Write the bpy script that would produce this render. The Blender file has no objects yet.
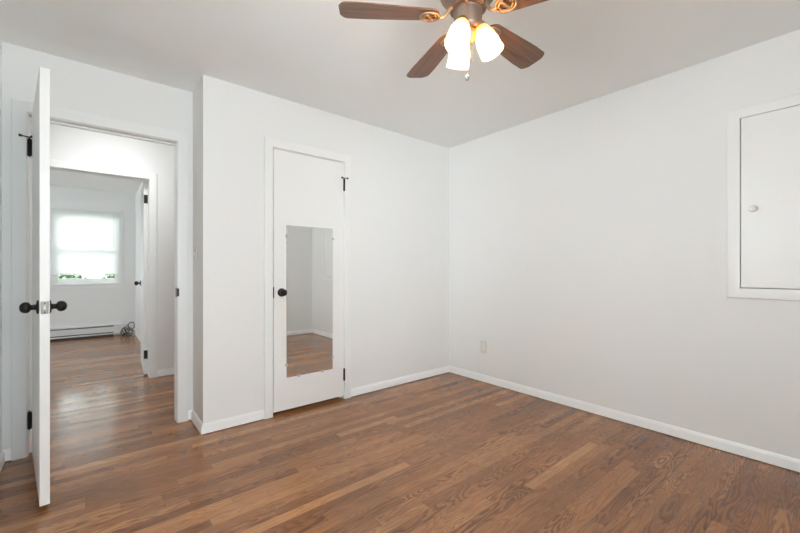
import bpy, bmesh, math, random
from mathutils import Vector, Matrix
random.seed(7)
PI = math.pi
sc = bpy.context.scene
col = sc.collection

# ---------------------------------------------------------------- camera, world, light, exposure
CAM_H = 1.116
cd = bpy.data.cameras.new('camera'); cam = bpy.data.objects.new('camera', cd); col.objects.link(cam)
cam.location = (0, 0, CAM_H)
cam.rotation_euler = (PI/2, 0, -math.radians(39.51))
cd.sensor_width = 36; cd.lens = 36*373.5/800; cd.shift_y = 3.2/800
cd.clip_start = 0.02; cd.clip_end = 200
sc.camera = cam

world = bpy.data.worlds.new('sky'); sc.world = world; world.use_nodes = True
wn = world.node_tree; wn.nodes.clear()
wo = wn.nodes.new('ShaderNodeOutputWorld'); wb = wn.nodes.new('ShaderNodeBackground')
wb.inputs['Color'].default_value = (0.895, 0.99, 1.045, 1); wb.inputs['Strength'].default_value = 9.0
wn.links.new(wb.outputs[0], wo.inputs[0])

def area_portal(name, loc, rot, sx, sy):
    l = bpy.data.lights.new(name, 'AREA'); l.shape = 'RECTANGLE'; l.size = sx; l.size_y = sy
    l.cycles.is_portal = True
    o = bpy.data.objects.new(name, l); o.location = loc; o.rotation_euler = rot; col.objects.link(o)
area_portal('daylight_front', (0.40, -0.66, 1.475), (PI/2, 0, 0), 1.2, 1.25)      # shines to +Y
area_portal('daylight_left', (-0.56, 0.90, 1.475), (PI/2, 0, -PI/2), 1.1, 1.25)
area_portal('daylight_bedroom', (-0.057, 8.16, 1.47), (PI/2, 0, PI), 0.85, 1.15)
area_portal('daylight_bedroom_side', (-3.16, 6.4, 1.475), (PI/2, 0, -PI/2), 1.3, 1.25)  # portal for the added, unseen side window

sc.view_settings.view_transform = 'Standard'
sc.view_settings.look = 'None'
sc.view_settings.gamma = 1
sc.view_settings.use_curve_mapping = False
sc.view_settings.exposure = 0.97
sc.cycles.max_bounces = 14; sc.cycles.diffuse_bounces = 10; sc.cycles.glossy_bounces = 5
sc.cycles.transparent_max_bounces = 12
sc.cycles.sample_clamp_indirect = 6
sc.cycles.use_denoising = True; sc.cycles.denoising_prefilter = 'ACCURATE'; sc.cycles.denoising_input_passes = 'RGB_ALBEDO_NORMAL'

# ---------------------------------------------------------------- helpers
def tag(o, label=None, cat=None, group=None, kind=None):
    if label: o['label'] = label
    if cat: o['category'] = cat
    if group: o['group'] = group
    if kind: o['kind'] = kind
    return o
def empty(name, loc, rz=0):
    o = bpy.data.objects.new(name, None); o.location = loc; o.rotation_euler = (0, 0, rz)
    o.empty_display_size = 0.1; col.objects.link(o); return o
def link(name, bm, m, parent=None, smooth=None, bevel=0, label=None, segs=2):
    me = bpy.data.meshes.new(name)
    bmesh.ops.recalc_face_normals(bm, faces=bm.faces[:])
    bm.to_mesh(me); bm.free()
    if m: me.materials.append(m)
    o = bpy.data.objects.new(name, me); col.objects.link(o)
    if parent: o.parent = parent
    if smooth is not None:
        me.polygons.foreach_set('use_smooth', [True]*len(me.polygons))
        me.set_sharp_from_angle(angle=math.radians(smooth))
    if bevel:
        b = o.modifiers.new('bevel', 'BEVEL'); b.width = bevel; b.segments = segs; b.limit_method = 'ANGLE'
        b.harden_normals = True
    if label: o['label'] = label
    return o
def box(bm, x0, x1, y0, y1, z0, z1, M=None):
    vs = [bm.verts.new((x, y, z)) for x in (x0, x1) for y in (y0, y1) for z in (z0, z1)]
    for f in ((0,1,3,2),(4,6,7,5),(0,4,5,1),(2,3,7,6),(0,2,6,4),(1,5,7,3)):
        bm.faces.new([vs[i] for i in f])
    if M is not None:
        for v in vs: v.co = M @ v.co
    return vs
def lathe(bm, prof, n=32, M=None, caps=True):
    """prof: (r, z) pairs, turned about z"""
    rings = []
    for r, z in prof:
        if r < 1e-6: rings.append([bm.verts.new((0, 0, z))])
        else: rings.append([bm.verts.new((r*math.cos(2*PI*i/n), r*math.sin(2*PI*i/n), z)) for i in range(n)])
    for a, b in zip(rings, rings[1:]):
        for i in range(n):
            j = (i+1) % n
            if len(a) == 1 and len(b) == 1: continue
            if len(a) == 1: bm.faces.new((a[0], b[i], b[j]))
            elif len(b) == 1: bm.faces.new((a[i], a[j], b[0]))
            else: bm.faces.new((a[i], a[j], b[j], b[i]))
    if caps:
        for r in (rings[0], rings[-1]):
            if len(r) > 1: bm.faces.new(r)
    if M is not None:
        for r in rings:
            for v in r: v.co = M @ v.co
def tube(bm, pts, r, n=8, closed=False, M=None):
    pts = [Vector(p) for p in pts]; N = len(pts); rings = []
    prev = None
    for i, p in enumerate(pts):
        if closed: t = pts[(i+1) % N]-pts[i-1]
        else: t = pts[min(i+1, N-1)]-pts[max(i-1, 0)]
        t.normalize()
        if prev is None: u = t.orthogonal().normalized()
        else:
            u = prev - t*prev.dot(t)
            u = u.normalized() if u.length > 1e-6 else t.orthogonal().normalized()
        prev = u; w = t.cross(u)
        rr = r[i] if isinstance(r, (list, tuple)) else r
        rings.append([bm.verts.new(p + (u*math.cos(2*PI*k/n)+w*math.sin(2*PI*k/n))*rr) for k in range(n)])
    m = N if closed else N-1
    for i in range(m):
        a, b = rings[i], rings[(i+1) % N]
        for k in range(n):
            bm.faces.new((a[k], a[(k+1) % n], b[(k+1) % n], b[k]))
    if not closed:
        bm.faces.new(rings[0]); bm.faces.new(rings[-1])
    if M is not None:
        for rg in rings:
            for v in rg: v.co = M @ v.co
def mitre(bm, path, prof, closed, put):
    """sweep profile (w, d) along a 2-D path with mitred corners; w is laid off to the left of travel"""
    N = len(path); P = [Vector(p) for p in path]; rows = []
    for i in range(N):
        def nrm(a, b):
            t = (b-a).normalized(); return Vector((-t.y, t.x))
        if closed or 0 < i < N-1:
            n1 = nrm(P[i-1], P[i]); n2 = nrm(P[i], P[(i+1) % N])
            m = (n1+n2); m = m/(m.length**2)*2
        elif i == 0: m = nrm(P[0], P[1])
        else: m = nrm(P[-2], P[-1])
        rows.append([bm.verts.new(put(P[i]+m*w, d)) for w, d in prof])
    k = len(prof)
    for i in range(N if closed else N-1):
        a, b = rows[i], rows[(i+1) % N]
        for j in range(k):
            bm.faces.new((a[j], a[(j+1) % k], b[(j+1) % k], b[j]))
    if not closed:
        bm.faces.new(rows[0]); bm.faces.new(rows[-1])
def rotz(a): return Matrix.Rotation(a, 4, 'Z')
def T(x, y, z): return Matrix.Translation((x, y, z))

# ---------------------------------------------------------------- materials
def mat(name, colr, rough=0.5, metal=0.0, coat=0.0, bump=None, spec=0.5):
    m = bpy.data.materials.new(name); m.use_nodes = True
    nt = m.node_tree; b = nt.nodes['Principled BSDF']
    b.inputs['Base Color'].default_value = (*colr, 1); b.inputs['Roughness'].default_value = rough
    b.inputs['Metallic'].default_value = metal; b.inputs['Coat Weight'].default_value = coat
    b.inputs['Specular IOR Level'].default_value = spec
    if bump:
        scale, strength, dist = bump
        tc = nt.nodes.new('ShaderNodeTexCoord'); nz = nt.nodes.new('ShaderNodeTexNoise'); bp = nt.nodes.new('ShaderNodeBump')
        nz.inputs['Scale'].default_value = scale; nz.inputs['Detail'].default_value = 4
        bp.inputs['Strength'].default_value = strength; bp.inputs['Distance'].default_value = dist
        nt.links.new(tc.outputs['Object'], nz.inputs['Vector']); nt.links.new(nz.outputs['Fac'], bp.inputs['Height'])
        nt.links.new(bp.outputs['Normal'], b.inputs['Normal'])
    return m
M_wall = mat('wall_paint', (0.845, 0.85, 0.84), 0.65, bump=(160, 0.12, 0.001), spec=0.3)
M_ceil = mat('ceiling_paint', (0.865, 0.875, 0.86), 0.85, bump=(120, 0.1, 0.001), spec=0.2)
M_trim = mat('trim_paint', (0.875, 0.88, 0.87), 0.38, bump=(60, 0.05, 0.0008))
M_base = mat('baseboard_paint', (0.93, 0.93, 0.925), 0.3, bump=(60, 0.04, 0.0008))
M_door = mat('door_paint', (0.88, 0.88, 0.865), 0.4, bump=(50, 0.06, 0.0008))
M_black = mat('blackened_bronze', (0.028, 0.026, 0.025), 0.38, metal=0.7)
M_pewter = mat('aged_pewter_plate', (0.22, 0.22, 0.215), 0.4, metal=0.9)
M_brass = mat('latch_brass', (0.45, 0.38, 0.30), 0.45, metal=1)
M_plastic = mat('white_plastic', (0.88, 0.88, 0.86), 0.35)
M_clear = mat('clear_clip', (0.55, 0.56, 0.56), 0.2)
M_rubber = mat('black_rubber', (0.015, 0.015, 0.015), 0.6)
M_cable = mat('black_cable', (0.01, 0.01, 0.01), 0.45)
M_heater = mat('heater_enamel', (0.78, 0.78, 0.77), 0.4)
M_dark = mat('heater_slot_metal', (0.06, 0.06, 0.06), 0.6)
M_mirror = mat('silvered_glass', (0.86, 0.88, 0.875), 0.0, metal=1.0)
M_medge = mat('mirror_edge', (0.12, 0.15, 0.14), 0.25)
M_closet = mat('closet_inside_paint', (0.78, 0.78, 0.77), 0.8)

def N(nt, t, **kw):
    n = nt.nodes.new(t)
    for k, v in kw.items(): setattr(n, k, v)
    return n
def math_(nt, op, a, b=None, c=None):
    n = N(nt, 'ShaderNodeMath', operation=op)
    for i, v in enumerate((a, b, c)):
        if v is None: continue
        if isinstance(v, (int, float)): n.inputs[i].default_value = v
        else: nt.links.new(v, n.inputs[i])
    return n.outputs[0]
def ramp(nt, fac, stops):
    r = N(nt, 'ShaderNodeValToRGB'); e = r.color_ramp.elements
    while len(e) > 1: e.remove(e[-1])
    e[0].position = stops[0][0]; e[0].color = (*stops[0][1], 1)
    for p, c in stops[1:]:
        x = e.new(p); x.color = (*c, 1)
    nt.links.new(fac, r.inputs[0]); return r.outputs['Color']
def mixc(nt, fac, a, b, mode='MIX'):
    n = N(nt, 'ShaderNodeMix', data_type='RGBA', blend_type=mode)
    for s, v in ((n.inputs[0], fac), (n.inputs[6], a), (n.inputs[7], b)):
        if isinstance(v, (int, float)): s.default_value = v
        elif isinstance(v, tuple): s.default_value = (*v, 1)
        else: nt.links.new(v, s)
    return n.outputs[2]

def floor_material():
    m = bpy.data.materials.new('oak_strip_floor'); m.use_nodes = True; nt = m.node_tree
    bs = nt.nodes['Principled BSDF']; L = nt.links.new
    tc = N(nt, 'ShaderNodeTexCoord'); sp = N(nt, 'ShaderNodeSeparateXYZ'); L(tc.outputs['Object'], sp.inputs[0])
    X, Y = sp.outputs[0], sp.outputs[1]
    W = 0.0572
    v = math_(nt, 'DIVIDE', Y, W); row = math_(nt, 'FLOOR', v); fy = math_(nt, 'FRACT', v)
    wr = N(nt, 'ShaderNodeTexWhiteNoise', noise_dimensions='1D'); L(row, wr.inputs['W'])
    wr2 = N(nt, 'ShaderNodeTexWhiteNoise', noise_dimensions='1D'); L(math_(nt, 'ADD', row, 311.5), wr2.inputs['W'])
    plen = math_(nt, 'MULTIPLY_ADD', wr2.outputs['Value'], 0.9, 1.0)
    u = math_(nt, 'DIVIDE', math_(nt, 'MULTIPLY_ADD', wr.outputs['Value'], 9.0, math_(nt, 'ADD', X, 20.0)), plen)
    # irregular board ends
    idx0 = math_(nt, 'FLOOR', u); fx = math_(nt, 'FRACT', u)
    cut = N(nt, 'ShaderNodeTexWhiteNoise', noise_dimensions='2D'); cv = N(nt, 'ShaderNodeCombineXYZ')
    L(row, cv.inputs[0]); L(idx0, cv.inputs[1]); L(cv.outputs[0], cut.inputs['Vector'])
    cpos = math_(nt, 'MULTIPLY_ADD', cut.outputs['Value'], 0.55, 0.25)
    side = math_(nt, 'GREATER_THAN', fx, cpos)
    idx = math_(nt, 'MULTIPLY_ADD', idx0, 2.0, side)
    pid = N(nt, 'ShaderNodeCombineXYZ'); L(row, pid.inputs[0]); L(idx, pid.inputs[1])
    def rnd(off):
        a = N(nt, 'ShaderNodeVectorMath', operation='ADD'); a.inputs[1].default_value = (off, off*1.7, 0)
        L(pid.outputs[0], a.inputs[0])
        w = N(nt, 'ShaderNodeTexWhiteNoise', noise_dimensions='2D'); L(a.outputs[0], w.inputs['Vector']); return w.outputs['Value']
    r1, r2, r3, r4 = rnd(3.3), rnd(17.1), rnd(41.7), rnd(77.9)
    # cathedral grain: contour lines of stretched noise, its own seed per board
    gv = N(nt, 'ShaderNodeCombineXYZ')
    L(math_(nt, 'MULTIPLY_ADD', r2, 60.0, math_(nt, 'MULTIPLY', X, 1.0)), gv.inputs[0])
    L(math_(nt, 'MULTIPLY', Y, math_(nt, 'MULTIPLY_ADD', r3, 5.0, 5.5)), gv.inputs[1]); L(math_(nt, 'MULTIPLY', r1, 90.0), gv.inputs[2])
    n1 = N(nt, 'ShaderNodeTexNoise'); n1.inputs['Scale'].default_value = 2.2; n1.inputs['Detail'].default_value = 1.4
    n1.inputs['Roughness'].default_value = 0.42; n1.inputs['Distortion'].default_value = 0.25
    L(gv.outputs[0], n1.inputs['Vector'])
    # small ripple making the saw-toothed edges of the figure
    rv = N(nt, 'ShaderNodeCombineXYZ'); L(math_(nt, 'MULTIPLY', X, 22.0), rv.inputs[0]); L(math_(nt, 'MULTIPLY', Y, 160.0), rv.inputs[1])
    L(math_(nt, 'MULTIPLY', r4, 30.0), rv.inputs[2])
    n2 = N(nt, 'ShaderNodeTexNoise'); n2.inputs['Scale'].default_value = 1.0; n2.inputs['Detail'].default_value = 2
    L(rv.outputs[0], n2.inputs['Vector'])
    h = math_(nt, 'ADD', math_(nt, 'MULTIPLY', n1.outputs['Fac'], math_(nt, 'MULTIPLY_ADD', r4, 10.0, 9.0)), math_(nt, 'MULTIPLY', n2.outputs['Fac'], 0.5))
    band = math_(nt, 'FRACT', h)
    bandc = ramp(nt, band, [(0.0, (0.0,)*3), (0.22, (0.25,)*3), (0.6, (0.95,)*3), (0.88, (1.0,)*3), (1.0, (0.0,)*3)])
    # fine pores
    pv = N(nt, 'ShaderNodeCombineXYZ'); L(math_(nt, 'MULTIPLY_ADD', r1, 40.0, math_(nt, 'MULTIPLY', X, 9.0)), pv.inputs[0]); L(math_(nt, 'MULTIPLY', Y, 420.0), pv.inputs[1])
    n3 = N(nt, 'ShaderNodeTexNoise'); n3.inputs['Scale'].default_value = 1.0; n3.inputs['Detail'].default_value = 3
    L(pv.outputs[0], n3.inputs['Vector'])
    # stain blotches
    n4 = N(nt, 'ShaderNodeTexNoise'); n4.inputs['Scale'].default_value = 2.3; n4.inputs['Detail'].default_value = 3
    L(tc.outputs['Object'], n4.inputs['Vector'])
    tone = ramp(nt, r1, [(0.0, (0.29, 0.116, 0.041)), (0.3, (0.37, 0.158, 0.058)), (0.75, (0.47, 0.208, 0.079)), (1.0, (0.62, 0.300, 0.125))])
    hue = mixc(nt, math_(nt, 'MULTIPLY', r3, 0.4), tone, (0.35, 0.160, 0.068))
    dark = mixc(nt, 1.0, hue, (0.35, 0.275, 0.23), 'MULTIPLY')
    gmix = mixc(nt, math_(nt, 'MULTIPLY', math_(nt, 'SUBTRACT', 1.0, bandc), math_(nt, 'MULTIPLY_ADD', r2, 0.70, 0.28)), hue, dark)
    c2 = mixc(nt, math_(nt, 'MULTIPLY', ramp(nt, n3.outputs['Fac'], [(0.40, (1,)*3), (0.62, (0,)*3)]), 0.35), gmix, dark)
    c3 = mixc(nt, 0.42, c2, ramp(nt, n4.outputs['Fac'], [(0.3, (0.55,)*3), (0.7, (1.25,)*3)]), 'MULTIPLY')
    # joints
    ey = math_(nt, 'MINIMUM', fy, math_(nt, 'SUBTRACT', 1.0, fy))
    jy = math_(nt, 'LESS_THAN', ey, 0.016)
    ex = math_(nt, 'MULTIPLY', math_(nt, 'ABSOLUTE', math_(nt, 'SUBTRACT', fx, cpos)), plen)
    ex2 = math_(nt, 'MULTIPLY', math_(nt, 'MINIMUM', fx, math_(nt, 'SUBTRACT', 1.0, fx)), plen)
    jx = math_(nt, 'LESS_THAN', math_(nt, 'MINIMUM', ex, ex2), 0.0010)
    joint = math_(nt, 'MAXIMUM', jy, jx)
    cf = mixc(nt, math_(nt, 'MULTIPLY', joint, 0.55), c3, (0.05, 0.024, 0.014))
    L(cf, bs.inputs['Base Color'])
    rr = math_(nt, 'MULTIPLY_ADD', n4.outputs['Fac'], 0.08, 0.11)
    L(math_(nt, 'ADD', rr, math_(nt, 'MULTIPLY', n3.outputs['Fac'], 0.05)), bs.inputs['Roughness'])
    bs.inputs['IOR'].default_value = 1.58
    # slightly cupped boards and open grain
    cup = math_(nt, 'MULTIPLY', math_(nt, 'POWER', math_(nt, 'ABSOLUTE', math_(nt, 'SUBTRACT', fy, 0.5)), 2.0), -1.2)
    hgt = math_(nt, 'ADD', math_(nt, 'ADD', math_(nt, 'MULTIPLY', n3.outputs['Fac'], 0.10), cup), math_(nt, 'MULTIPLY', joint, -0.5))
    hgt = math_(nt, 'ADD', hgt, math_(nt, 'MULTIPLY', r2, 0.35))
    n5 = N(nt, 'ShaderNodeTexNoise'); n5.inputs['Scale'].default_value = 7.0; L(tc.outputs['Object'], n5.inputs['Vector'])
    hgt = math_(nt, 'ADD', hgt, math_(nt, 'MULTIPLY', n5.outputs['Fac'], 1.6))
    bp = N(nt, 'ShaderNodeBump'); bp.inputs['Strength'].default_value = 0.35; bp.inputs['Distance'].default_value = 0.0012
    L(hgt, bp.inputs['Height']); L(bp.outputs['Normal'], bs.inputs['Normal'])
    return m
M_floor = floor_material()

def blade_material():
    m = bpy.data.materials.new('walnut_blade'); m.use_nodes = True; nt = m.node_tree; bs = nt.nodes['Principled BSDF']
    tc = N(nt, 'ShaderNodeTexCoord'); mp = N(nt, 'ShaderNodeMapping'); mp.inputs['Scale'].default_value = (2.0, 38, 38)
    nt.links.new(tc.outputs['Object'], mp.inputs[0])
    n = N(nt, 'ShaderNodeTexNoise'); n.inputs['Scale'].default_value = 1.6; n.inputs['Detail'].default_value = 5
    nt.links.new(mp.outputs[0], n.inputs['Vector'])
    c = ramp(nt, n.outputs['Fac'], [(0.3, (0.105, 0.050, 0.029)), (0.5, (0.165, 0.085, 0.051)), (0.72, (0.235, 0.127, 0.077))])
    nt.links.new(c, bs.inputs['Base Color']); bs.inputs['Roughness'].default_value = 0.4
    return m
M_blade = blade_material()
M_bronze = mat('brushed_bronze', (0.27, 0.20, 0.16), 0.42, metal=0.75, bump=(40, 0.1, 0.001))
M_gold = mat('antique_brass', (0.42, 0.29, 0.18), 0.42, metal=0.85)

def glass_material():
    m = bpy.data.materials.new('window_glass'); m.use_nodes = True; nt = m.node_tree; nt.nodes.clear()
    o = N(nt, 'ShaderNodeOutputMaterial'); mx = N(nt, 'ShaderNodeMixShader'); tr = N(nt, 'ShaderNodeBsdfTransparent')
    gl = N(nt, 'ShaderNodeBsdfGlossy'); gl.inputs['Roughness'].default_value = 0.0
    fr = N(nt, 'ShaderNodeFresnel'); fr.inputs['IOR'].default_value = 1.45
    tr.inputs[0].default_value = (0.98, 0.98, 0.98, 1)
    nt.links.new(fr.outputs[0], mx.inputs[0]); nt.links.new(tr.outputs[0], mx.inputs[1]); nt.links.new(gl.outputs[0], mx.inputs[2])
    nt.links.new(mx.outputs[0], o.inputs[0]); return m
M_glass = glass_material()

def translucent_material(name, colr, trans, transp, emis=None, estr=0.0):
    m = bpy.data.materials.new(name); m.use_nodes = True; nt = m.node_tree; nt.nodes.clear(); L = nt.links.new
    o = N(nt, 'ShaderNodeOutputMaterial')
    d = N(nt, 'ShaderNodeBsdfDiffuse'); t = N(nt, 'ShaderNodeBsdfTranslucent'); tp = N(nt, 'ShaderNodeBsdfTransparent')
    d.inputs[0].default_value = (*colr, 1); t.inputs[0].default_value = (*colr, 1); tp.inputs[0].default_value = (1, 1, 1, 1)
    a = N(nt, 'ShaderNodeMixShader'); a.inputs[0].default_value = trans; L(d.outputs[0], a.inputs[1]); L(t.outputs[0], a.inputs[2])
    b = N(nt, 'ShaderNodeMixShader'); b.inputs[0].default_value = transp; L(a.outputs[0], b.inputs[1]); L(tp.outputs[0], b.inputs[2])
    last = b.outputs[0]
    if emis:
        e = N(nt, 'ShaderNodeEmission'); e.inputs[0].default_value = (*emis, 1); e.inputs[1].default_value = estr
        s = N(nt, 'ShaderNodeAddShader'); L(last, s.inputs[0]); L(e.outputs[0], s.inputs[1]); last = s.outputs[0]
    L(last, o.inputs[0]); return m
M_slat = translucent_material('blind_slat', (0.93, 0.93, 0.925), 0.33, 0.0)
def emit(name, c, s):
    m = bpy.data.materials.new(name); m.use_nodes = True; nt = m.node_tree; nt.nodes.clear()
    o = N(nt, 'ShaderNodeOutputMaterial'); e = N(nt, 'ShaderNodeEmission'); e.inputs[0].default_value = (*c, 1); e.inputs[1].default_value = s
    nt.links.new(e.outputs[0], o.inputs[0]); return m
def lit_shade():
    m = translucent_material('lit_bell_shade', (1, 1, 1), 0.6, 0.24, (1.0, 0.74, 0.36), 0.12); nt = m.node_tree; L = nt.links.new
    tc = N(nt, 'ShaderNodeTexCoord'); sp = N(nt, 'ShaderNodeSeparateXYZ'); L(tc.outputs['Object'], sp.inputs[0])
    u = math_(nt, 'DIVIDE', sp.outputs[2], 0.12)
    c = ramp(nt, u, [(0.0, (0.42, 0.22, 0.07)), (0.28, (0.75, 0.50, 0.20)), (0.6, (1.0, 0.88, 0.66))])
    for n in nt.nodes:
        if n.type in ('BSDF_DIFFUSE', 'BSDF_TRANSLUCENT', 'BSDF_TRANSPARENT'): L(c, n.inputs[0])
    return m
M_bell = lit_shade()
M_bulb = emit('lit_bulb', (1.0, 0.88, 0.73), 115.0)
M_hall_lamp = emit('lit_hall_globe', (0.97, 0.99, 1.0), 22.0)

# ---------------------------------------------------------------- structure
H = 2.44
def struct(name, bm, m, **k):
    o = link(name, bm, m, **k); o['kind'] = 'structure'; return o
bm = bmesh.new(); box(bm, -3.12, 3.127, -0.62, 8.12, -0.1, 0); struct('floor', bm, M_floor)
bm = bmesh.new(); box(bm, -3.12, 3.127, -0.62, 8.12, H, H+0.12); struct('ceiling', bm, M_ceil)

def wall(name, axis, a0, a1, c0, c1, openings=(), m=None):
    """axis 'x': runs along X from a0 to a1, thickness Y c0..c1; openings (s0,s1,z0,z1)"""
    bm = bmesh.new()
    def b(s0, s1, z0, z1):
        if s1-s0 < 1e-6 or z1-z0 < 1e-6: return
        if axis == 'x': box(bm, s0, s1, c0, c1, z0, z1)
        else: box(bm, c0, c1, s0, s1, z0, z1)
    cur = a0
    for s0, s1, z0, z1 in sorted(openings):
        b(cur, s0, 0, H); b(s0, s1, 0, z0); b(s0, s1, z1, H); cur = s1
    b(cur, a1, 0, H)
    return struct(name, bm, m or M_wall)
XR = 3.007; YB = 2.806; XL = -0.403; YF = -0.5; YE = 3.14; YE2 = 3.235; YH = 4.61; YH2 = 4.73; XF = 0.587; YW = 8.0; XBL = -3.0
OE = (-0.298, 0.481, 2.052)      # entry opening
OC = (1.058, 1.683, 2.045)       # closet opening
OH = (-0.335, 0.456, 2.045)      # far bedroom opening
wall('wall_back', 'x', 0.582, XR, YB, YB+0.10, [(OC[0], OC[1], 0, OC[2])])
wall('wall_return', 'y', YB+0.10, YE, 0.582, 0.682)
wall('wall_entry', 'x', -2.52, XR, YE, YE2, [(OE[0], OE[1], 0, OE[2])])
wall('wall_right', 'y', YF, YE2, XR, XR+0.12, [(-0.035, 0.445, 0.99, 2.045)])
wall('wall_front', 'x', XL-0.12, XR+0.12, YF-0.12, YF, [(-0.15, 0.95, 0.90, 2.05)])
wall('wall_left', 'y', YF, YE, XL-0.12, XL, [(0.4, 1.4, 0.90, 2.05)])
wall('wall_hall', 'x', -2.52, 1.8, YH, YH2, [(OH[0], OH[1], 0, OH[2])])
wall('wall_hall_left', 'y', YE2, YH, -2.52, -2.40)
wall('wall_hall_right', 'y', YE2, YH, 1.68, 1.80)
wall('wall_bedroom_right', 'y', YH2, YW, XF, XF+0.12)
wall('wall_bedroom_left', 'y', YH2, YW, XBL-0.12, XBL, [(5.80, 7.00, 0.90, 2.05)])
wall('wall_bedroom_near', 'x', XBL, -2.52, YH, YH2)
OW = (-0.470, 0.356, 0.868, 2.060)
wall('wall_bedroom_back', 'x', XBL-0.12, XF+0.12, YW, YW+0.12, [OW])

# baseboards
BB = [(0, 0.005), (0.016, 0.005), (0.016, 0.012), (0.0135, 0.018), (0.0135, 0.044), (0.0115, 0.050), (0.0115, 0.054), (0.005, 0.064), (0.004, 0.069), (0, 0.070)]
def baseboard(name, paths, scale=1.0):
    bm = bmesh.new()
    for p in paths:
        mitre(bm, p, [(w, d*scale) for w, d in BB], False, lambda q, d: (q.x, q.y, d))
    return struct(name, bm, M_base, smooth=40)
CW = 0.066
# wall face lies on the path, board is laid off to the left of travel (into the room)
baseboard('baseboard_back', [[(OC[0]-CW, YB), (0.582, YB), (0.582, YE), (OE[1]+CW, YE)]])
baseboard('baseboard_right', [[(XR, YF), (XR, YB), (OC[1]+CW, YB)]])
baseboard('baseboard_left', [[(OE[0]-CW, YE), (XL, YE), (XL, YF), (XR, YF)]])
baseboard('baseboard_hall', [[(1.68, YE2), (1.68, YH), (OH[1]+CW, YH)], [(OH[0]-CW, YH), (-2.40, YH)]])
baseboard('baseboard_bedroom', [[(XF, YH2+0.02), (XF, YW), (0.40, YW)]])

# door casings and jambs
CP = [(0, 0), (0, 0.011), (0.003, 0.0145), (0.058, 0.0175), (0.063, 0.016), (0.066, 0.011), (0.066, 0)]
def casing(bm, x0, x1, zt, y, sgn):
    """U-shaped casing round a door opening in an x-running wall; sgn -1: stands off toward -Y"""
    path = [(x1, 0.0), (x1, zt), (x0, zt), (x0, 0.0)]         # left of travel is inside, so use -w
    mitre(bm, path, [(-w, d) for w, d in CP], False, lambda q, d: (q.x, y+sgn*d, q.y))
def jamb(bm, x0, x1, zt, y0, y1, stop_y, sr=0.016):
    box(bm, x0-0.001, x0+0.004, y0, y1, 0, zt); box(bm, x1-0.004, x1+0.001, y0, y1, 0, zt); box(bm, x0+0.004, x1-0.004, y0, y1, zt-0.004, zt+0.001)
    s0, s1 = stop_y
    box(bm, x0+0.004, x0+0.016, s0, s1, 0, zt-0.004); box(bm, x1-sr, x1-0.003, s0, s1, 0, zt-0.004)
    box(bm, x0+0.016, x1-sr, s0, s1, zt-0.016, zt-0.004)
def door_frame(name, o, ya, yb, stop, both=True, sr=0.016):
    root = empty(name, ((o[0]+o[1])/2, (ya+yb)/2, 0)); root['kind'] = 'structure'
    off = T(-(o[0]+o[1])/2, -(ya+yb)/2, 0)
    bm = bmesh.new(); casing(bm, o[0], o[1], o[2], ya, -1)
    bm.transform(off); link('casing', bm, M_trim, root, smooth=25)
    if both:
        bm = bmesh.new(); casing(bm, o[0], o[1], o[2], yb, 1); bm.transform(off); link('casing', bm, M_trim, root, smooth=25)
    bm = bmesh.new(); jamb(bm, *o, ya, yb, stop, sr); bm.transform(off); link('jamb', bm, M_trim, root, bevel=0.0012)
    return root, off
f1, off1 = door_frame('trim_1', OE, YE, YE2, (YE+0.050, YE+0.075), sr=0.008)
f2, off2 = door_frame('trim_2', OC, YB, YB+0.10, (YB+0.040, YB+0.07), both=False)
f3, off3 = door_frame('trim_3', OH, YH, YH2, (YH+0.045, YH+0.08), sr=0.005)
# strike plates on the latch jambs
bm = bmesh.new(); box(bm, OE[1]-0.0065, OE[1]-0.004, YE+0.002, YE+0.034, 0.915, 0.985); box(bm, OE[1]-0.0045, OE[1]+0.009, YE-0.0175, YE-0.0100, 0.922, 0.980)
bm.transform(off1); link('strike_plate', bm, M_black, f1, bevel=0.001, label='blackened metal strike plate')
bm = bmesh.new(); box(bm, OC[0]+0.001, OC[0]+0.0065, YB-0.018, YB+0.02, 0.90, 0.985)
bm.transform(off2); link('strike_plate', bm, M_black, f2, bevel=0.001, label='dark strike plate')

# ---------------------------------------------------------------- doors
KNOB = [(0.0325, 0), (0.0325, 0.004), (0.030, 0.0075), (0.015, 0.009), (0.0125, 0.013), (0.0115, 0.024), (0.0135, 0.027),
        (0.019, 0.030), (0.0238, 0.0345), (0.0258, 0.042), (0.0252, 0.049), (0.0216, 0.0565), (0.0145, 0.0625), (0.006, 0.065), (0, 0.0653)]
def knob(parent, M, name='door_knob', prof=KNOB, m=None, label='black ball doorknob on a round rose'):
    bm = bmesh.new(); lathe(bm, prof, 32, M); return link(name, bm, m or M_black, parent, smooth=50, label=label)
RYp = Matrix.Rotation(PI/2, 4, 'Y'); RXp = Matrix.Rotation(PI/2, 4, 'X'); RXm = Matrix.Rotation(-PI/2, 4, 'X')
def hinge_barrel(bm, x, y, z, h=0.09, r=0.0085):
    prof = [(0, z-h/2-0.006), (0.003, z-h/2-0.005), (0.0045, z-h/2-0.001)]
    for k in range(5):
        a = z-h/2+h*k/5; b = a+h/5
        prof += [(r*0.86, a), (r, a+0.0015), (r, b-0.0015), (r*0.86, b)]
    prof += [(0.0045, z+h/2+0.001), (0.004, z+h/2+0.005), (0, z+h/2+0.007)]
    lathe(bm, prof, 14, T(x, y, 0))

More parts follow.
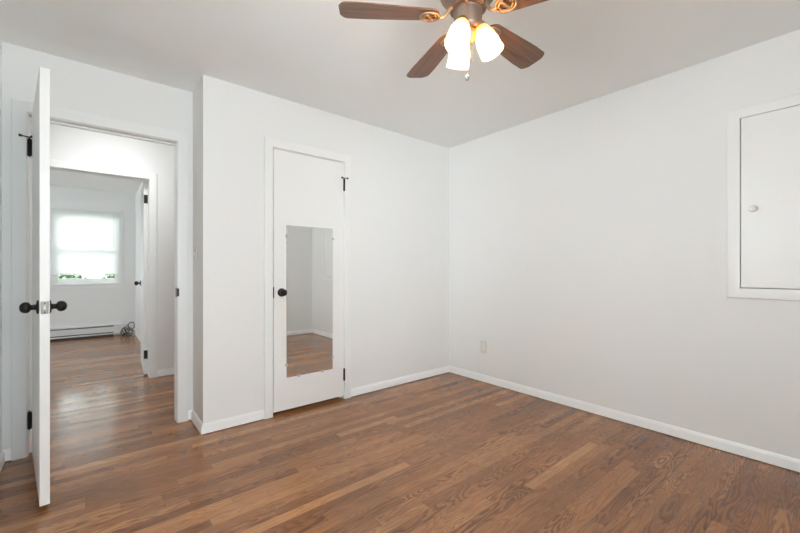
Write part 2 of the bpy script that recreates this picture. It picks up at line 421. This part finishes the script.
def make_door(name, pivot, ang, width, zb, zt, y0, th, hinge_z, knob_z, sides, latch=True, jamb_plates=None, label=None, hh=0.10):
    """local x runs from the pin along the leaf, local y across its thickness"""
    root = empty(name, (pivot[0], pivot[1], 0), ang); root['kind'] = 'structure'
    bm = bmesh.new(); box(bm, 0.003, width, y0, y0+th, zb, zt); link('leaf', bm, M_door, root, bevel=0.0015)
    Minv = (T(pivot[0], pivot[1], 0) @ rotz(ang)).inverted()
    for z in hinge_z:
        bm = bmesh.new(); hinge_barrel(bm, 0, 0, z, hh)
        box(bm, 0.0005, 0.0032, 0.0, y0+th*0.97, z-hh/2, z+hh/2)          # plate on the leaf edge
        if jamb_plates:
            x0, x1, ya, yb = jamb_plates; box(bm, x0, x1, ya, yb, z-0.05, z+0.05, Minv)
        link('hinge', bm, M_black, root, smooth=35, label='blackened hinge')
    kx = width-0.062
    if 'front' in sides: knob(root, T(kx, y0, knob_z) @ RXp)
    if 'rear' in sides: knob(root, T(kx, y0+th, knob_z) @ RXm)
    if latch:
        bm = bmesh.new(); box(bm, width-0.0005, width+0.0018, y0+0.004, y0+th-0.004, knob_z-0.029, knob_z+0.029)
        p = link('latch_plate', bm, M_pewter, root, bevel=0.001, label='grey metal latch plate')
        bm = bmesh.new(); box(bm, width+0.0018, width+0.009, y0+0.011, y0+th-0.012, knob_z-0.010, knob_z+0.010)
        o = link('latch_bolt', bm, M_brass, p, bevel=0.002, label='pale latch bolt')
        for dz in (-0.021, 0.021):
            bm = bmesh.new(); lathe(bm, [(0, 0), (0.0035, 0), (0.003, 0.001), (0, 0.0013)], 12, T(width+0.0018, y0+th/2, knob_z+dz) @ RYp)
            link('screw', bm, M_black, p, smooth=40)
    if label: tag(root, label, 'door')
    return root, Minv
P1 = (-0.288, 3.127)
d1, mi = make_door('door_1', P1, math.radians(-83.1), 0.757, 0.026, 2.050, 0.011, 0.035, (0.216, 1.846), 0.940, ('front', 'rear'),
                   jamb_plates=(OE[0]+0.0035, OE[0]+0.006, YE-0.012, YE+0.032), label='open white slab door at left with black ball knobs on both faces')
# pin-mounted stop on its upper hinge
def pin_stop(parent, M, a1, a2, l1=0.055, l2=0.03):
    bm = bmesh.new(); lathe(bm, [(0, 0), (0.008, 0), (0.008, 0.004), (0, 0.0045)], 14, M)
    for a, l in ((a1, l1), (a2, l2)):
        d = Vector((math.cos(a), math.sin(a), 0)); tube(bm, [Vector((0, 0, 0.003)), d*l+Vector((0, 0, 0.003))], 0.0032, 8, M=M)
    s = link('hinge_pin_stop', bm, M_black, parent, smooth=40, label='black pin-mounted door stop')
    for a, l in ((a1, l1), (a2, l2)):
        d = Vector((math.cos(a), math.sin(a), 0))
        R = Vector((0, 0, 1)).rotation_difference(d).to_matrix().to_4x4()
        bm = bmesh.new(); lathe(bm, [(0, -0.004), (0.006, -0.003), (0.0072, 0.004), (0.0072, 0.009), (0.004, 0.011), (0, 0.0115)], 14,
                                M @ Matrix.Translation(d*l+Vector((0, 0, 0.003))) @ R)
        link('rubber_tip', bm, M_rubber, s, smooth=40)
pin_stop(d1, mi @ T(P1[0], P1[1], 1.904), math.radians(200), math.radians(-60), 0.036, 0.020)

P2 = (OC[1]-0.003, YB-0.012)
d2, mi2 = make_door('door_2', P2, PI, 0.615, 0.028, 2.036, -0.006-0.035, 0.035, (0.212, 1.848), 0.941, ('rear',), latch=False,
                    label='closed white closet door with the mirror hung on it')
pin_stop(d2, mi2 @ T(P2[0], P2[1], 1.904), math.radians(-20), math.radians(-165), 0.026, 0.018)

P3 = (OH[1]+0.001, YH2+0.008)
d3, mi3 = make_door('door_3', P3, math.radians(87.3), 0.745, 0.016, 2.036, 0.003, 0.035, (0.222, 1.860), 0.955, ('front', 'rear'), hh=0.088,
                    label='white bedroom door standing open beyond the hall')

# ---------------------------------------------------------------- windows
def make_window(name, M, w, h, meet=0.48, depth=0.12, stool=True):
    """local x across, y from inner wall face outward, z up from the opening's bottom"""
    root = empty(name, (0, 0, 0)); root.matrix_world = M; root['kind'] = 'structure'
    bm = bmesh.new(); t = 0.02
    box(bm, 0, t, 0.0, depth, 0, h); box(bm, w-t, w, 0.0, depth, 0, h); box(bm, t, w-t, 0.0, depth, h-t, h); box(bm, t, w-t, 0.0, depth+0.02, 0, t)
    link('window_frame', bm, M_trim, root, bevel=0.001)
    bm = bmesh.new()
    mitre(bm, [(w, -0.0), (w, h), (0, h), (0, -0.0)], [(-a*0.8, d) for a, d in CP], False, lambda q, d: (q.x, -d, q.y))
    link('casing', bm, M_trim, root, smooth=25)
    bm = bmesh.new(); box(bm, -0.068, w+0.068, -0.038, 0.03, -0.004, 0.016); box(bm, -0.05, w+0.05, -0.013, 0, -0.062, -0.004)
    link('window_sill', bm, M_trim, root, bevel=0.003)
    zm = h*meet
    def sash(y, z0, z1, bot, top, nm):
        s = 0.036; bm = bmesh.new()
        box(bm, t, t+s, y, y+0.03, z0, z1); box(bm, w-t-s, w-t, y, y+0.03, z0, z1)
        box(bm, t+s, w-t-s, y, y+0.03, z0, z0+bot); box(bm, t+s, w-t-s, y, y+0.03, z1-top, z1)
        o = link(nm, bm, M_trim, root, bevel=0.002)
        bm = bmesh.new(); box(bm, t+s-0.004, w-t-s+0.004, y+0.013, y+0.017, z0+bot-0.004, z1-top+0.004)
        link('pane', bm, M_glass, o)
    sash(0.035, t, zm+0.018, 0.085, 0.034, 'lower_sash'); sash(0.068, zm-0.018, h-t, 0.034, 0.036, 'upper_sash')
    return root
make_window('window_1', T(OW[0], YW, OW[2]), OW[1]-OW[0], OW[3]-OW[2])
make_window('added_window_2', T(XBL, 5.80, 0.90) @ rotz(PI/2), 1.2, 1.15)  # unseen side window, added to light the bedroom
make_window('window_3', T(XL, 0.4, 0.90) @ rotz(PI/2), 1.0, 1.15)
make_window('window_4', T(0.95, YF, 0.90) @ rotz(PI), 1.1, 1.15)

# ---------------------------------------------------------------- bedroom blind
bl = empty('window_blind', (-0.065, YW-0.028, 2.112)); tag(bl, 'white horizontal slat blind lowered over the far bedroom window', 'window blind')
BWd = 0.43
bm = bmesh.new(); box(bm, -BWd, BWd, -0.018, 0.010, -0.026, 0.0); link('head_rail', bm, M_plastic, bl, bevel=0.002)
bm = bmesh.new(); ns = 55; pitch = 0.0188
for i in range(ns):
    z = -0.034-i*pitch; tilt = math.radians(62)
    R = T(0, -0.004, z) @ Matrix.Rotation(tilt, 4, 'X')
    k = 5; top = []; 
    for s in range(k):
        a = (s/(k-1)-0.5); y = a*0.025; zz = 0.0022*(1-4*a*a)
        top.append([bm.verts.new(R @ Vector((x, y, zz))) for x in (-BWd+0.004, BWd-0.004)] + [bm.verts.new(R @ Vector((x, y, zz-0.0004))) for x in (BWd-0.004, -BWd+0.004)])
    for a, b in zip(top, top[1:]):
        for j in range(4): bm.faces.new((a[j], a[(j+1) % 4], b[(j+1) % 4], b[j]))
    bm.faces.new(top[0]); bm.faces.new(top[-1])
link('slats', bm, M_slat, bl, smooth=30)
zb = -0.034-ns*pitch
bm = bmesh.new(); box(bm, -BWd, BWd, -0.016, 0.008, zb-0.014, zb+0.002); link('bottom_rail', bm, M_plastic, bl, bevel=0.003)
for x in (-0.30, 0.02, 0.31):
    bm = bmesh.new(); tube(bm, [(x, -0.0175, -0.02), (x, -0.0175, zb)], 0.0009, 6); link('ladder_cord', bm, M_plastic, bl)
bm = bmesh.new(); tube(bm, [(0.345, -0.022, -0.02), (0.346, -0.026, -0.3), (0.345, -0.026, -0.62)], 0.0035, 8)
link('tilt_wand', bm, M_plastic, bl, smooth=40)

# ---------------------------------------------------------------- greenery outside the bedroom window
bm = bmesh.new(); box(bm, -30, 30, 8.3, 60, -0.5, -0.4); 
M_grass = mat('lawn', (0.10, 0.16, 0.05), 0.9, bump=(30, 0.5, 0.02)); struct('ground', bm, M_grass)
M_leaf = mat('shrub_leaves', (0.045, 0.095, 0.03), 0.55); M_leaf2 = mat('tree_leaves', (0.09, 0.17, 0.045), 0.55); M_bark = mat('bark', (0.10, 0.075, 0.05), 0.85, bump=(20, 0.5, 0.01))
def leaves(bm, c, rad, n, size):
    for _ in range(n):
        d = Vector((random.gauss(0, 1), random.gauss(0, 1), random.gauss(0, 1))).normalized()*(random.random()**0.4)
        p = Vector(c)+Vector((d.x*rad[0], d.y*rad[1], d.z*rad[2]))
        e = Matrix.Rotation(random.uniform(0, 2*PI), 3, 'Z') @ Matrix.Rotation(random.uniform(-1.2, 1.2), 3, 'X')
        s = size*random.uniform(0.6, 1.3)
        vs = [bm.verts.new(p+e @ Vector(q)*s) for q in ((0, -1, 0), (0.42, -0.1, 0.08), (0, 1, 0), (-0.42, -0.1, 0.08))]
        bm.faces.new((vs[0], vs[1], vs[2])); bm.faces.new((vs[0], vs[2], vs[3]))
shrubs = [(-1.65, 12.4, 0.55), (-0.53, 12.6, 0.55), (0.60, 12.35, 0.55), (1.73, 12.7, 0.55)]
sl = ['leftmost dark green shrub outside the bedroom window', 'dark green shrub seen under the blind, left of the window centre',
      'dark green shrub seen under the blind, right of the window centre', 'rightmost dark green shrub outside the bedroom window']
for (x, y, r), lb in zip(shrubs, sl):
    s = empty('shrub', (x, y, -0.4)); tag(s, lb, 'shrub', 'shrubs outside the bedroom window')
    bm = bmesh.new(); leaves(bm, (0, 0, 0.82), (r, 0.5, 0.78), 6500, 0.06); link('foliage', bm, M_leaf, s)
    bm = bmesh.new()
    for k in range(5):
        a = k*1.26; tube(bm, [(0.04*math.cos(a), 0.04*math.sin(a), 0), (0.18*math.cos(a), 0.18*math.sin(a), 0.5), (0.3*math.cos(a), 0.3*math.sin(a), 1.0)], [0.02, 0.014, 0.006], 7)
    link('stem', bm, M_bark, s, smooth=50)
t = empty('tree', (1.9, 16.5, -0.4)); tag(t, 'leafy tree behind the shrubs outside the bedroom window', 'tree')
bm = bmesh.new(); leaves(bm, (-0.8, 0, 4.6), (3.0, 1.8, 1.55), 5200, 0.12); link('foliage', bm, M_leaf2, t)
bm = bmesh.new(); tube(bm, [(0, 0, 0), (0.05, 0, 1.6), (-0.1, 0, 2.8), (-0.5, 0, 4.6)], [0.17, 0.13, 0.11, 0.04], 12)
tube(bm, [(-0.08, 0, 2.6), (0.6, 0.2, 3.6), (1.1, 0.3, 4.6)], [0.08, 0.05, 0.02], 10); link('trunk', bm, M_bark, t, smooth=50)

# ---------------------------------------------------------------- baseboard heater and cable coil
hx0, hx1 = -1.45, 0.392
ht = empty('baseboard_heater', ((hx0+hx1)/2, YW, 0)); tag(ht, 'long white electric baseboard heater under the bedroom window', 'heater')
def hbox(bm, x0, x1, y0, y1, z0, z1): box(bm, x0-(hx0+hx1)/2, x1-(hx0+hx1)/2, y0, y1, z0, z1)
def hprof(bm, x0, x1, prof):
    c = (hx0+hx1)/2; A = [bm.verts.new((x0-c, y, z)) for y, z in prof]; B = [bm.verts.new((x1-c, y, z)) for y, z in prof]
    n = len(prof)
    for i in range(n): bm.faces.new((A[i], A[(i+1) % n], B[(i+1) % n], B[i]))
    bm.faces.new(A); bm.faces.new(B)
bm = bmesh.new()
hprof(bm, hx0+0.002, hx1-0.11, [(-0.001, 0.03), (-0.001, 0.192), (-0.012, 0.194), (-0.052, 0.190), (-0.056, 0.182), (-0.054, 0.180), (-0.046, 0.186), (-0.012, 0.190), (-0.005, 0.186), (-0.005, 0.03)])
link('back_panel', bm, M_heater, ht, smooth=20)
bm = bmesh.new(); hprof(bm, hx0+0.002, hx1-0.11, [(-0.060, 0.068), (-0.062, 0.070), (-0.062, 0.152), (-0.056, 0.160), (-0.052, 0.158), (-0.058, 0.150), (-0.058, 0.068)])
link('front_cover', bm, M_heater, ht, smooth=20)
bm = bmesh.new(); hprof(bm, hx0+0.002, hx1-0.11, [(-0.052, 0.030), (-0.062, 0.030), (-0.064, 0.034), (-0.064, 0.052), (-0.058, 0.054), (-0.052, 0.050)])
link('bottom_rail', bm, M_heater, ht, smooth=20)
bm = bmesh.new(); hbox(bm, hx0+0.03, hx1-0.112, -0.046, -0.006, 0.050, 0.165); link('heating_element', bm, M_dark, ht)
for xa, xb in ((hx0-0.02, hx0), (hx1-0.11, hx1)):
    bm = bmesh.new(); hprof(bm, xa, xb, [(0, 0.028), (0, 0.196), (-0.054, 0.194), (-0.0645, 0.182), (-0.0645, 0.028)])
    link('end_cap', bm, M_heater, ht, bevel=0.002)
bm = bmesh.new(); hbox(bm, hx0, hx1-0.11, -0.05, -0.002, 0.004, 0.029); link('mounting_foot', bm, M_dark, ht)

bm = bmesh.new()
def ring_pts(c, r1, r2, yaw, tiltx, turns=1, ph=0.0, wob=0.12):
    pts = []; n = int(40*turns)
    Rm = Matrix.Rotation(yaw, 3, 'Z') @ Matrix.Rotation(tiltx, 3, 'X')
    for i in range(n+1):
        a = ph+2*PI*i/40; k = 1+wob*math.sin(2.3*a+ph)
        q = Rm @ Vector((r1*k*math.cos(a), 0.006*math.sin(5*a), r2*k*math.sin(a)))
        pts.append(Vector(c)+q+Vector((0, 0.010*math.sin(a*0.7), 0)))
    return pts
cx, cy = 0.492, 7.895
chain = []
for c, r1, r2, yaw, tx, turns in (((0.03, 0.0, 0.155), 0.046, 0.062, 0.2, 0.15, 2.2), ((-0.05, -0.015, 0.075), 0.055, 0.055, -0.3, 0.3, 2.0),
                                  ((0.0, -0.02, 0.075), 0.07, 0.05, 0.5, -0.3, 1.7), ((-0.085, -0.03, 0.068), 0.035, 0.05, 0.1, 0.1, 1.8),
                                  ((0.02, -0.03, 0.05), 0.055, 0.035, -0.2, 0.5, 1.6)):
    chain += ring_pts(c, r1, r2, yaw, tx, turns, ph=random.uniform(0, 6))
pts = []
for i, p in enumerate(chain): pts.append(p if p.z > 0.006 else Vector((p.x, p.y, 0.006)))
for _ in range(3): pts = [pts[0]]+[(pts[i-1]+pts[i]*2+pts[i+1])/4 for i in range(1, len(pts)-1)]+[pts[-1]]
tube(bm, pts+[Vector((-0.10, -0.06, 0.006)), Vector((-0.05, -0.10, 0.004)), Vector((0.03, -0.09, 0.004))], 0.0032, 7)
o = link('cable_coil', bm, M_cable, None, smooth=60); o.location = (cx, cy, 0)
tag(o, 'tangled black cable coil beside the heater end in the far corner', 'cable')

# ---------------------------------------------------------------- mirror on the closet door
mx0, mx1, mz0, mz1 = 1.166, 1.569, 0.278, 1.461; yd = YB-0.006
mr = empty('wall_mirror', ((mx0+mx1)/2, yd, mz0)); tag(mr, 'tall frameless mirror clipped onto the white closet door', 'mirror')
w2 = (mx1-mx0)/2; hh = mz1-mz0
bm = bmesh.new(); box(bm, -w2, w2, -0.0035, -0.0005, 0, hh); link('backing', bm, M_medge, mr)
bm = bmesh.new(); box(bm, -w2+0.0012, w2-0.0012, -0.0055, -0.0036, 0.0012, hh-0.0012); link('mirror_glass', bm, M_mirror, mr, bevel=0.0008)
for x, z, dx, dz in ((-w2, hh-0.085, -1, 0), (w2, hh-0.085, 1, 0), (-w2, 0.10, -1, 0), (w2, 0.10, 1, 0), (-0.10, 0, 0, -1), (0.11, 0, 0, -1)):
    bm = bmesh.new()
    if dx: box(bm, min(x-dx*0.006, x+dx*0.010), max(x-dx*0.006, x+dx*0.010), -0.0085, -0.006, z-0.008, z+0.008); box(bm, min(x+dx*0.001, x+dx*0.010), max(x+dx*0.001, x+dx*0.010), -0.006, -0.0002, z-0.008, z+0.008)
    else: box(bm, x-0.012, x+0.012, -0.0085, -0.006, z-0.010, z+0.006); box(bm, x-0.012, x+0.012, -0.006, -0.0002, z-0.010, z-0.001)
    lathe(bm, [(0, 0), (0.003, 0), (0.0025, 0.0012), (0, 0.0015)], 10, T(x+dx*0.005, -0.0085, z+dz*0.005) @ RXp)
    link('mirror_clip', bm, M_clear, mr, smooth=30, label='clear plastic clip')

# ---------------------------------------------------------------- wall cabinet in the right wall
yc0, yc1, zc0, zc1 = -0.025, 0.430, 1.006, 2.022
cb = empty('wall_cabinet', (XR, (yc0+yc1)/2, zc0)); tag(cb, 'white built-in wall cabinet with framed flat door and small round knob', 'cabinet')
ym = (yc0+yc1)/2
def cput(q, d): return (-d, q.x-ym, q.y-zc0)
bm = bmesh.new()
mitre(bm, [(yc0, zc0), (yc1, zc0), (yc1, zc1), (yc0, zc1)], [(-w*0.93, d) for w, d in CP], True, cput); link('cabinet_frame', bm, M_trim, cb, smooth=25)
bm = bmesh.new(); t_ = 0.008; a, b, c, d = yc0-ym-t_, yc1-ym+t_, -t_, zc1-zc0+t_
box(bm, 0.0, 0.10, a, a+t_, c, d); box(bm, 0.0, 0.10, b-t_, b, c, d); box(bm, 0.0, 0.10, a+t_, b-t_, c, c+t_); box(bm, 0.0, 0.10, a+t_, b-t_, d-t_, d); box(bm, 0.092, 0.10, a+t_, b-t_, c+t_, d-t_)
link('cabinet_box', bm, M_closet, cb)
bm = bmesh.new(); box(bm, -0.010, 0.010, yc0-ym+0.002, yc1-ym-0.0035, 0.0045, zc1-zc0-0.002); dr = link('door', bm, M_door, cb, bevel=0.0015)
M_knobw = mat('white_painted_knob', (0.82, 0.82, 0.80), 0.3)
knob(dr, T(-0.010, 0.372-ym, 1.473-zc0) @ Matrix.Rotation(-PI/2, 4, 'Y'), 'knob',
     [(0.012, 0), (0.010, 0.004), (0.009, 0.012), (0.013, 0.017), (0.0185, 0.022), (0.0195, 0.027), (0.016, 0.033), (0.009, 0.036), (0, 0.037)], M_knobw, label='small round white knob')

# ---------------------------------------------------------------- outlet and light switch
M_plate = mat('outlet_plate', (0.73, 0.73, 0.69), 0.35)
ol = empty('wall_outlet', (XR, 2.336, 0.349), -PI/2); tag(ol, 'white duplex power outlet low on the right wall near the corner', 'outlet')
bm = bmesh.new(); box(bm, -0.040, 0.040, -0.006, 0, -0.062, 0.062); link('cover_plate', bm, M_plate, ol, bevel=0.003)
for z in (-0.0195, 0.0195):
    bm = bmesh.new(); lathe(bm, [(0.0175, 0), (0.0175, 0.0022), (0.016, 0.003)], 24, T(0, -0.006, z) @ RXp)
    f = link('socket_face', bm, M_plastic, ol, smooth=40)
    bm = bmesh.new()
    for x in (-0.0065, 0.0065): box(bm, x-0.001, x+0.001, -0.0094, -0.0090, z-0.001, z+0.008)
    box(bm, -0.0022, 0.0022, -0.0094, -0.0090, z-0.0095, z-0.0055); link('socket_slots', bm, M_rubber, f)
bm = bmesh.new(); lathe(bm, [(0.003, 0), (0.0025, 0.001), (0, 0.0012)], 12, T(0, -0.006, 0) @ RXp); link('screw', bm, M_plastic, ol)
sw = empty('light_switch', (0.582, 3.035, 1.233), -PI/2); tag(sw, 'white toggle light switch on the narrow return wall beside the doorway', 'light switch')
bm = bmesh.new(); box(bm, -0.035, 0.035, -0.006, 0, -0.0575, 0.0575); link('cover_plate', bm, M_plate, sw, bevel=0.003)
bm = bmesh.new(); box(bm, -0.005, 0.005, -0.008, -0.006, -0.012, 0.012); box(bm, -0.0035, 0.0035, -0.016, -0.008, 0.001, 0.008); link('toggle', bm, M_plastic, sw, bevel=0.001)
for z in (-0.03, 0.03):
    bm = bmesh.new(); lathe(bm, [(0.003, 0), (0.0025, 0.001), (0, 0.0012)], 12, T(0, -0.006, z) @ RXp); link('screw', bm, M_pewter, sw)

# ---------------------------------------------------------------- hall ceiling lamp
hl = empty('hall_ceiling_light', (0.15, 3.93, H)); tag(hl, 'round white flush ceiling light in the hall beyond the doorway', 'ceiling light')
bm = bmesh.new(); lathe(bm, [(0.15, 0), (0.15, -0.02), (0.14, -0.025), (0, -0.025)], 40, None); link('lamp_base', bm, M_trim, hl, smooth=40)
bm = bmesh.new(); lathe(bm, [(0.138, -0.026), (0.135, -0.05), (0.11, -0.085), (0.06, -0.105), (0, -0.112)], 40, None); link('glass_dome', bm, M_hall_lamp, hl, smooth=60, label='lit white glass dome')

# ---------------------------------------------------------------- ceiling fan
FX, FY = 1.2306, 1.0396
fan = empty('ceiling_fan', (FX, FY, H)); tag(fan, 'five-blade brown ceiling fan with a three-shade light kit and pull chains', 'ceiling fan')
bm = bmesh.new(); lathe(bm, [(0.0, 0), (0.082, 0), (0.084, -0.010), (0.078, -0.025), (0.070, -0.032), (0.070, -0.036), (0.10, -0.044),
    (0.122, -0.062), (0.128, -0.090), (0.126, -0.130), (0.116, -0.162), (0.098, -0.186), (0.080, -0.200), (0.076, -0.208), (0, -0.208)], 56)
mo = link('motor_housing', bm, M_bronze, fan, smooth=35)
bm = bmesh.new(); lathe(bm, [(0.1265, -0.100), (0.1305, -0.103), (0.1305, -0.115), (0.1265, -0.118)], 56, caps=False); link('trim_band', bm, M_gold, mo, smooth=35)
# rotor flange carrying the blade arms
bm = bmesh.new(); lathe(bm, [(0, -0.2085), (0.074, -0.2085), (0.077, -0.212), (0.077, -0.221), (0.068, -0.226), (0, -0.226)], 48); link('rotor_flange', bm, M_bronze, fan, smooth=35)
bm = bmesh.new(); lathe(bm, [(0, -0.2265), (0.060, -0.2265), (0.062, -0.231), (0.0585, -0.235), (0.0585, -0.298), (0.055, -0.306), (0.046, -0.314), (0, -0.314)], 48)
for k in range(6):
    a = k*PI/3+0.3; lathe(bm, [(0, 0), (0.003, 0), (0.0025, 0.0015), (0, 0.002)], 10, T(0.0585*math.cos(a), 0.0585*math.sin(a), -0.252) @ rotz(a) @ RYp)
link('switch_housing', bm, M_bronze, fan, smooth=35)
bm = bmesh.new(); lathe(bm, [(0, -0.3145), (0.036, -0.3145), (0.040, -0.322), (0.036, -0.345), (0.022, -0.360), (0.010, -0.366), (0.008, -0.374), (0, -0.377)], 40); link('light_fitter', bm, M_gold, fan, smooth=35)

def blade_bm():
    bm = bmesh.new(); n = 26; r0, r1 = 0.122, 0.541; up = []; dn = []
    def hw(s):
        base = 0.047+0.0215*min(1, s/0.75)
        a = 1.0
        if s < 0.10: a = math.sqrt(max(0, 1-((0.10-s)/0.10)**2))
        if s > 0.915: a = 1-0.50*((s-0.915)/0.085)**2.6
        return base*a
    S = [0, 0.004, 0.012, 0.025, 0.045, 0.07, 0.1]+[0.1+0.8*i/14 for i in range(1, 15)]+[0.915, 0.93, 0.945, 0.96, 0.972, 0.983, 0.992, 1.0]
    th = 0.0055; rows = []
    for s in S:
        r = r0+(r1-r0)*s; w = max(hw(s), 0.004)
        rows.append([bm.verts.new((r, -w, -th/2)), bm.verts.new((r, w, -th/2)), bm.verts.new((r, w, th/2)), bm.verts.new((r, -w, th/2))])
    # rounded tip: pull the middle out with an extra row of centre verts is unnecessary, the bevel softens it
    for a, b in zip(rows, rows[1:]):
        for j in range(4): bm.faces.new((a[j], a[(j+1) % 4], b[(j+1) % 4], b[j]))
    bm.faces.new(rows[0]); bm.faces.new(rows[-1]); return bm
def arm_bm():
    bm = bmesh.new()
    # neck
    pts = [(0.066, 0, 0.034), (0.080, 0, 0.024), (0.092, 0.003, 0.004), (0.106, 0.002, -0.010), (0.126, 0, -0.010)]
    tube(bm, pts, [0.011, 0.009, 0.007, 0.0065, 0.0065], 10)
    # oval ring under the blade root
    c = 0.162
    for rr, tr, dz in ((1.0, 0.0055, -0.0085), (0.74, 0.0035, -0.0085)):
        tube(bm, [(c+0.040*rr*math.cos(a), 0.036*rr*math.sin(a), dz) for a in [2*PI*i/40 for i in range(40)]], tr, 8, closed=True)
    return bm
def scroll_bm():
    bm = bmesh.new(); c = 0.162
    pts = []
    for i in range(25):
        u = i/24*2-1; pts.append((c+0.030*u, 0.017*math.sin(u*PI)*1.1, -0.0115))
    tube(bm, pts, 0.0048, 8)
    for x, y in ((c-0.022, 0.014), (c+0.022, -0.014), (c, 0)):
        lathe(bm, [(0, -0.0165), (0.004, -0.016), (0.0055, -0.013), (0.0055, -0.008)], 12, T(x, y, 0))
    return bm
blade_me = arm_me = scr_me = None
ang0 = [184.5, 111.8, 40.6, -31.6, -103.6]
PITCH = math.radians(-11)
for k, a in enumerate(ang0):
    wa = math.radians(a-39.5)
    M = T(0, 0, -0.250) @ rotz(wa)
    Mb = M @ Matrix.Rotation(PITCH, 4, 'X')
    if k == 0:
        b = link('blade', blade_bm(), M_blade, fan, bevel=0.0018); ar = link('blade_arm', arm_bm(), M_gold, fan, smooth=50); s_ = link('scroll', scroll_bm(), M_gold, ar, smooth=50)
        first = (b, ar, s_)
    else:
        b = first[0].copy(); ar = first[1].copy(); s_ = first[2].copy()
        for q in (b, ar, s_): col.objects.link(q)
        b.parent = fan; ar.parent = fan; s_.parent = ar
    b.matrix_local = Mb; ar.matrix_local = Mb

# light kit
SH = [(0.022, 0.0), (0.026, 0.003), (0.031, 0.012), (0.037, 0.029), (0.0425, 0.050), (0.0460, 0.074), (0.0475, 0.096), (0.0480, 0.107), (0.0500, 0.114), (0.0508, 0.120)]
inner = [(r-0.0028, z+ (0.0 if i else 0.0)) for i, (r, z) in enumerate(SH)][::-1]
for k, a in enumerate((347, 234, 107)):
    wa = math.radians(a-39.5); tilt = math.radians(24)
    d = Vector((math.cos(wa), math.sin(wa), 0))
    neck = d*0.052+Vector((0, 0, -0.306))
    # local z of the shade points along its axis, outward and down
    ax = (d*math.sin(tilt)+Vector((0, 0, -math.cos(tilt))))
    R = Vector((0, 0, 1)).rotation_difference(ax).to_matrix().to_4x4(); M = Matrix.Translation(neck) @ R
    bm = bmesh.new()
    tube(bm, [Vector((0, 0, -0.322))+d*0.028, Vector((0, 0, -0.300))+d*0.044, neck-ax*0.026, neck-ax*0.012], [0.009, 0.009, 0.010, 0.012], 12)
    lathe(bm, [(0, -0.030), (0.014, -0.030), (0.020, -0.022), (0.0265, -0.008), (0.0275, 0.004), (0.0255, 0.0045), (0.020, -0.004), (0, -0.006)], 28, M)
    hld = link('shade_holder', bm, M_gold, fan, smooth=40)
    bm = bmesh.new(); lathe(bm, SH+inner+[SH[0]], 40, caps=False)
    sh = link('lamp_shade', bm, M_bell, hld, smooth=60, label='lit frosted glass bell shade'); sh.matrix_local = M @ T(0, 0, 0.001)
    bm = bmesh.new(); lathe(bm, [(0, 0.006), (0.011, 0.006), (0.012, 0.030), (0.018, 0.048), (0.0240, 0.064), (0.0235, 0.080), (0.017, 0.092), (0.008, 0.0985), (0, 0.100)], 24, M)
    link('bulb', bm, M_bulb, hld, smooth=60, label='glowing white bulb')
def chain(x, y, z0, z1, bead=0.0016):
    bm = bmesh.new(); z = z0
    tube(bm, [(x, y, z0), (x, y, z1)], 0.0006, 6)
    while z > z1: lathe(bm, [(0, -bead), (bead*0.9, -bead*0.5), (bead*0.9, bead*0.5), (0, bead)], 6, T(x, y, z)); z -= 0.0046
    return bm
cr = Vector((math.cos(math.radians(-39.5)), math.sin(math.radians(-39.5)), 0)); cf_ = Vector((-cr.y, cr.x, 0))
p = -0.010*cr-0.040*cf_
c1 = link('pull_chain', chain(p.x, p.y, -0.320, -0.510), M_pewter, fan, smooth=60)
bm = bmesh.new(); lathe(bm, [(0, 0.016), (0.0035, 0.013), (0.004, 0.008), (0.0095, 0.000), (0.0100, -0.005), (0.006, -0.013), (0, -0.017)], 8, T(p.x, p.y, -0.526)); link('fob', bm, M_pewter, c1, label='faceted grey pull fob')
p = 0.010*cr-0.046*cf_
c2 = link('pull_chain', chain(p.x, p.y, -0.300, -0.455), M_pewter, fan, smooth=60)
bm = bmesh.new(); lathe(bm, [(0, 0.008), (0.003, 0.006), (0.0035, -0.004), (0.002, -0.008), (0, -0.009)], 10, T(p.x, p.y, -0.460)); link('fob', bm, M_brass, c2, smooth=40)
